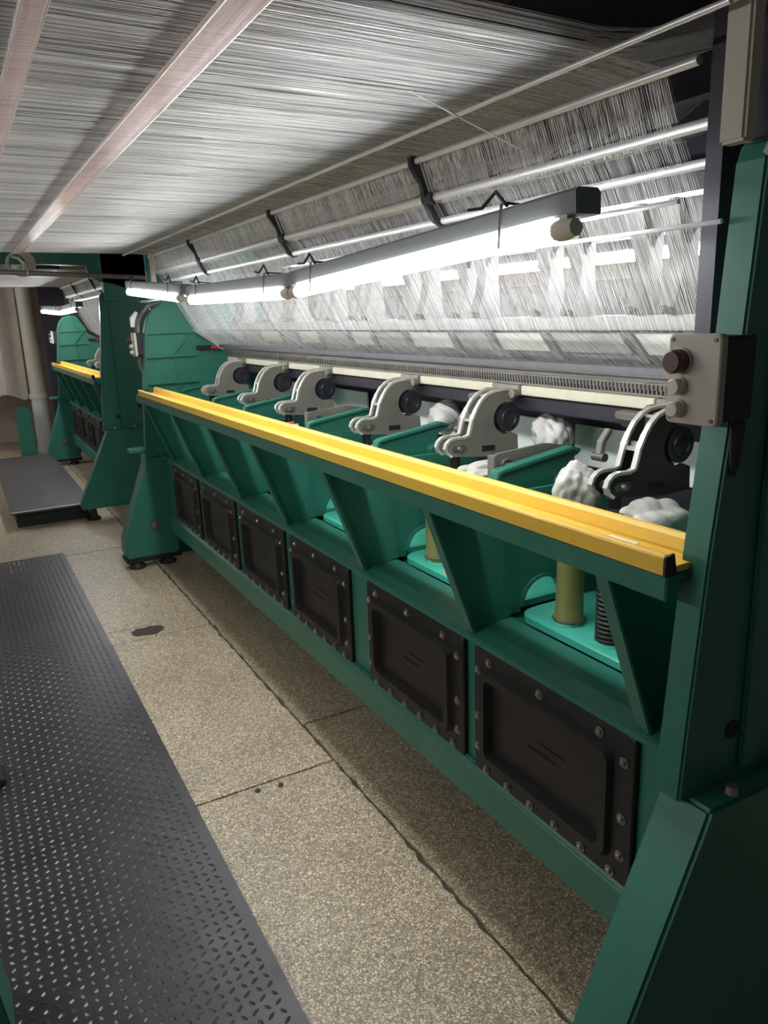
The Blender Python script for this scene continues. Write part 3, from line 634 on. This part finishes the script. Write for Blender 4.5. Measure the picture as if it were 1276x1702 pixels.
# ------------------------------------------------------------------ floor pieces: checker plate, platform, studs
def lug(b, x, y, z, ang, L, w, h):
    c, s = math.cos(ang), math.sin(ang); i = len(b.v)
    for u, vv, q in ((-L, 0, 0), (-L * .35, -w, 0), (L * .35, -w, 0), (L, 0, 0), (L * .35, w, 0), (-L * .35, w, 0), (-L * .45, 0, h), (L * .45, 0, h)):
        b.v.append((x + u * c - vv * s, y + u * s + vv * c, z + q))
    b.f += [(i, i + 1, i + 6), (i + 1, i + 2, i + 7, i + 6), (i + 2, i + 3, i + 7), (i + 3, i + 4, i + 7), (i + 4, i + 5, i + 6, i + 7), (i + 5, i, i + 6)]
t = thing('checker_plate', 'dark grey steel checker plate lying along the aisle floor', 'floor plate', (-.1, 2.0, 0))
MB().box((-.62, -.9, .0003), (.43, 5.05, .006)).obj('plate', M['mat'], t, bevel=.0012)
lg = MB(); p = .0254
for i in range(int(1.03 / p)):
    for j in range(int(5.9 / p)):
        x = -.61 + p * (i + .5); y = -.88 + p * (j + .5)
        if y < .6: continue
        lug(lg, x, y, .006, math.radians(38 if (i + j) % 2 else 128) + rnd.uniform(-.05, .05), .0115, .0042, .0022)
tag(lg.obj('lugs', M['lug'], t, fix=False), 'raised teardrop lugs', kind='stuff')
pl = thing('platform', 'low black sheet metal platform in front of the farther machine', 'platform', (.48, 7.2, 0))
MB().box((.20, 5.88, .105), (.75, 8.5, .125)).obj('top_sheet', M['plat'], pl, bevel=.004)
MB().box((.23, 5.93, 0), (.72, 8.4, .105)).obj('base_box', M['blackr'], pl)
MB().strip([(.20, .123), (.75, .123)], .006, 5.872, 5.884).obj('worn_edge', M['steel'], pl)
for x, y, lab in ((.613, 2.0, 'cut stud standing in the floor joint, left of two'), (.685, 1.99, 'cut stud in the floor joint, right of two')):
    o = MB().tube([(x, y, -.002), (x, y, .006), (x, y, .010)], [.009, .008, .005], 8).obj('floor_stud', M['castdk'], None, smooth=True); tag(o, lab, 'stud')
sp = []; r = random.Random(5)
for k in range(24):
    a = 2 * math.pi * k / 24; q = 1 + r.uniform(-.15, .15); sp.append((.605 + .075 * q * math.cos(a), 3.465 + .055 * q * math.sin(a)))
b = MB(); b.loft([[(x, y, .0002) for x, y in sp], [(.605 + (x - .605) * .95, 3.465 + (y - 3.465) * .95, .0014) for x, y in sp]]); o = b.obj('oil_patch', M['stain'], None); tag(o, 'dark oily patch on the floor between two joints', 'stain')

# ------------------------------------------------------------------ far end of the aisle
t = thing('drain_pipe', 'beige vertical pipe by the far left wall', 'pipe', (.82, 9.6, 0))
MB().tube([(.80, 9.6, 0), (.80, 9.6, .60)], .085, 20).obj('lower_length', M['pipew'], t, smooth=True)
MB().tube([(.80, 9.6, .60), (.80, 9.6, .66)], .10, 20).obj('coupling', M['pipew'], t, smooth=True)
MB().tube([(.80, 9.6, .66), (.80, 9.6, 2.6)], .085, 20).obj('upper_length', M['beige'], t, smooth=True)
t = thing('tarpaulin', 'stained beige hanging sheet at far left of aisle', 'sheet', (.45, 9.75, .55))
b = MB(); N = 24; top = []; bot = []
for k in range(N):
    x = -.3 + 1.02 * k / (N - 1); y = 9.75 + .025 * math.sin(k * 1.3) + .02 * math.sin(k * .57); top.append((x, y, 2.6)); bot.append((x + .02 * math.sin(k), y - .02 + .03 * math.sin(k * .9), .62 + .04 * math.sin(k * .8)))
loopf = top + [(x, y + .012, z) for x, y, z in top[::-1]]; loopb = bot + [(x, y + .012, z) for x, y, z in bot[::-1]]
b.loft([loopf, loopb]); b.obj('cloth', M['wallp'], t, smooth=True)
o = MB().box((.905, 9.22, 0), (1.16, 9.40, 2.1)).obj('machine_post', M['purple'], None, bevel=.01); tag(o, 'dark aubergine post beyond the farther machine', 'post')
def plate_foot(name, label, x, y, h, w):
    Pf = [(x - w, 0), (x - w * .9, h - w * .6)] + arc(x, h - w * .7, w * .9, 160, 20, 8) + [(x + w * .9, h - w * .6), (x + w, 0)]
    o = MB().prism(Pf, y, y + .10).obj(name, M['green'], None, bevel=.01); return tag(o, label, 'stand')
plate_foot('machine_foot', 'green rounded machine foot standing at the far left', .60, 9.35, .52, .085)  # foot of another machine, the rest of it left out
o = MB().prism([(-.30, 0), (-.30, .05), (-.112, .16), (-.106, .10), (-.095, 0)], 1.45, 1.60).obj('machine_foot', M['green'], None, bevel=.004); tag(o, 'sliver of a green machine foot at the lower left corner', 'stand')  # edge of another machine's foot at the left, rest left out
o = MB().box((-.16, 2.44, .006), (-.055, 2.56, .03)).obj('rubber_block', M['blackr'], None, bevel=.006); tag(o, 'small black block at left edge on the checker plate', 'block')
o = MB().tube([(-.6, 5.2, 1.74), (.4, 5.2, 1.712), (1.2, 5.2, 1.672)], .014, 12).obj('conduit_pipe', M['cast'], None, smooth=True); tag(o, 'grey pipe crossing the aisle below the green beam', 'pipe')
t = thing('cable_coil', 'coil of pale cable looped on the cross pipe at upper left', 'cable', (.42, 5.19, 1.76))
q = MB()
for k in range(4): q.ring((.42 + .01 * k, 5.20 + .012 * k, 1.765), .055 + .006 * k, .006, 'y', 20, 6)
q.obj('loops', M['beige'], t, smooth=True)
q = MB(); q.tube([(.46, 5.20, 1.73), (.455, 5.17, 1.76), (.43, 5.17, 1.79), (.40, 5.19, 1.80)], .010, 8); q.ring((.47, 5.2, 1.715), .022, .007, 'x'); q.obj('hook', M['cream'], t, smooth=True)
o = MB().box((1.04, 4.62, 0), (1.7, 4.66, 1.95)).obj('dark_filler_board', M['green'], None, bevel=.004); tag(o, 'green board added to fill the dark space behind the far end frame', 'board')  # board added where the space behind the frame reads dark
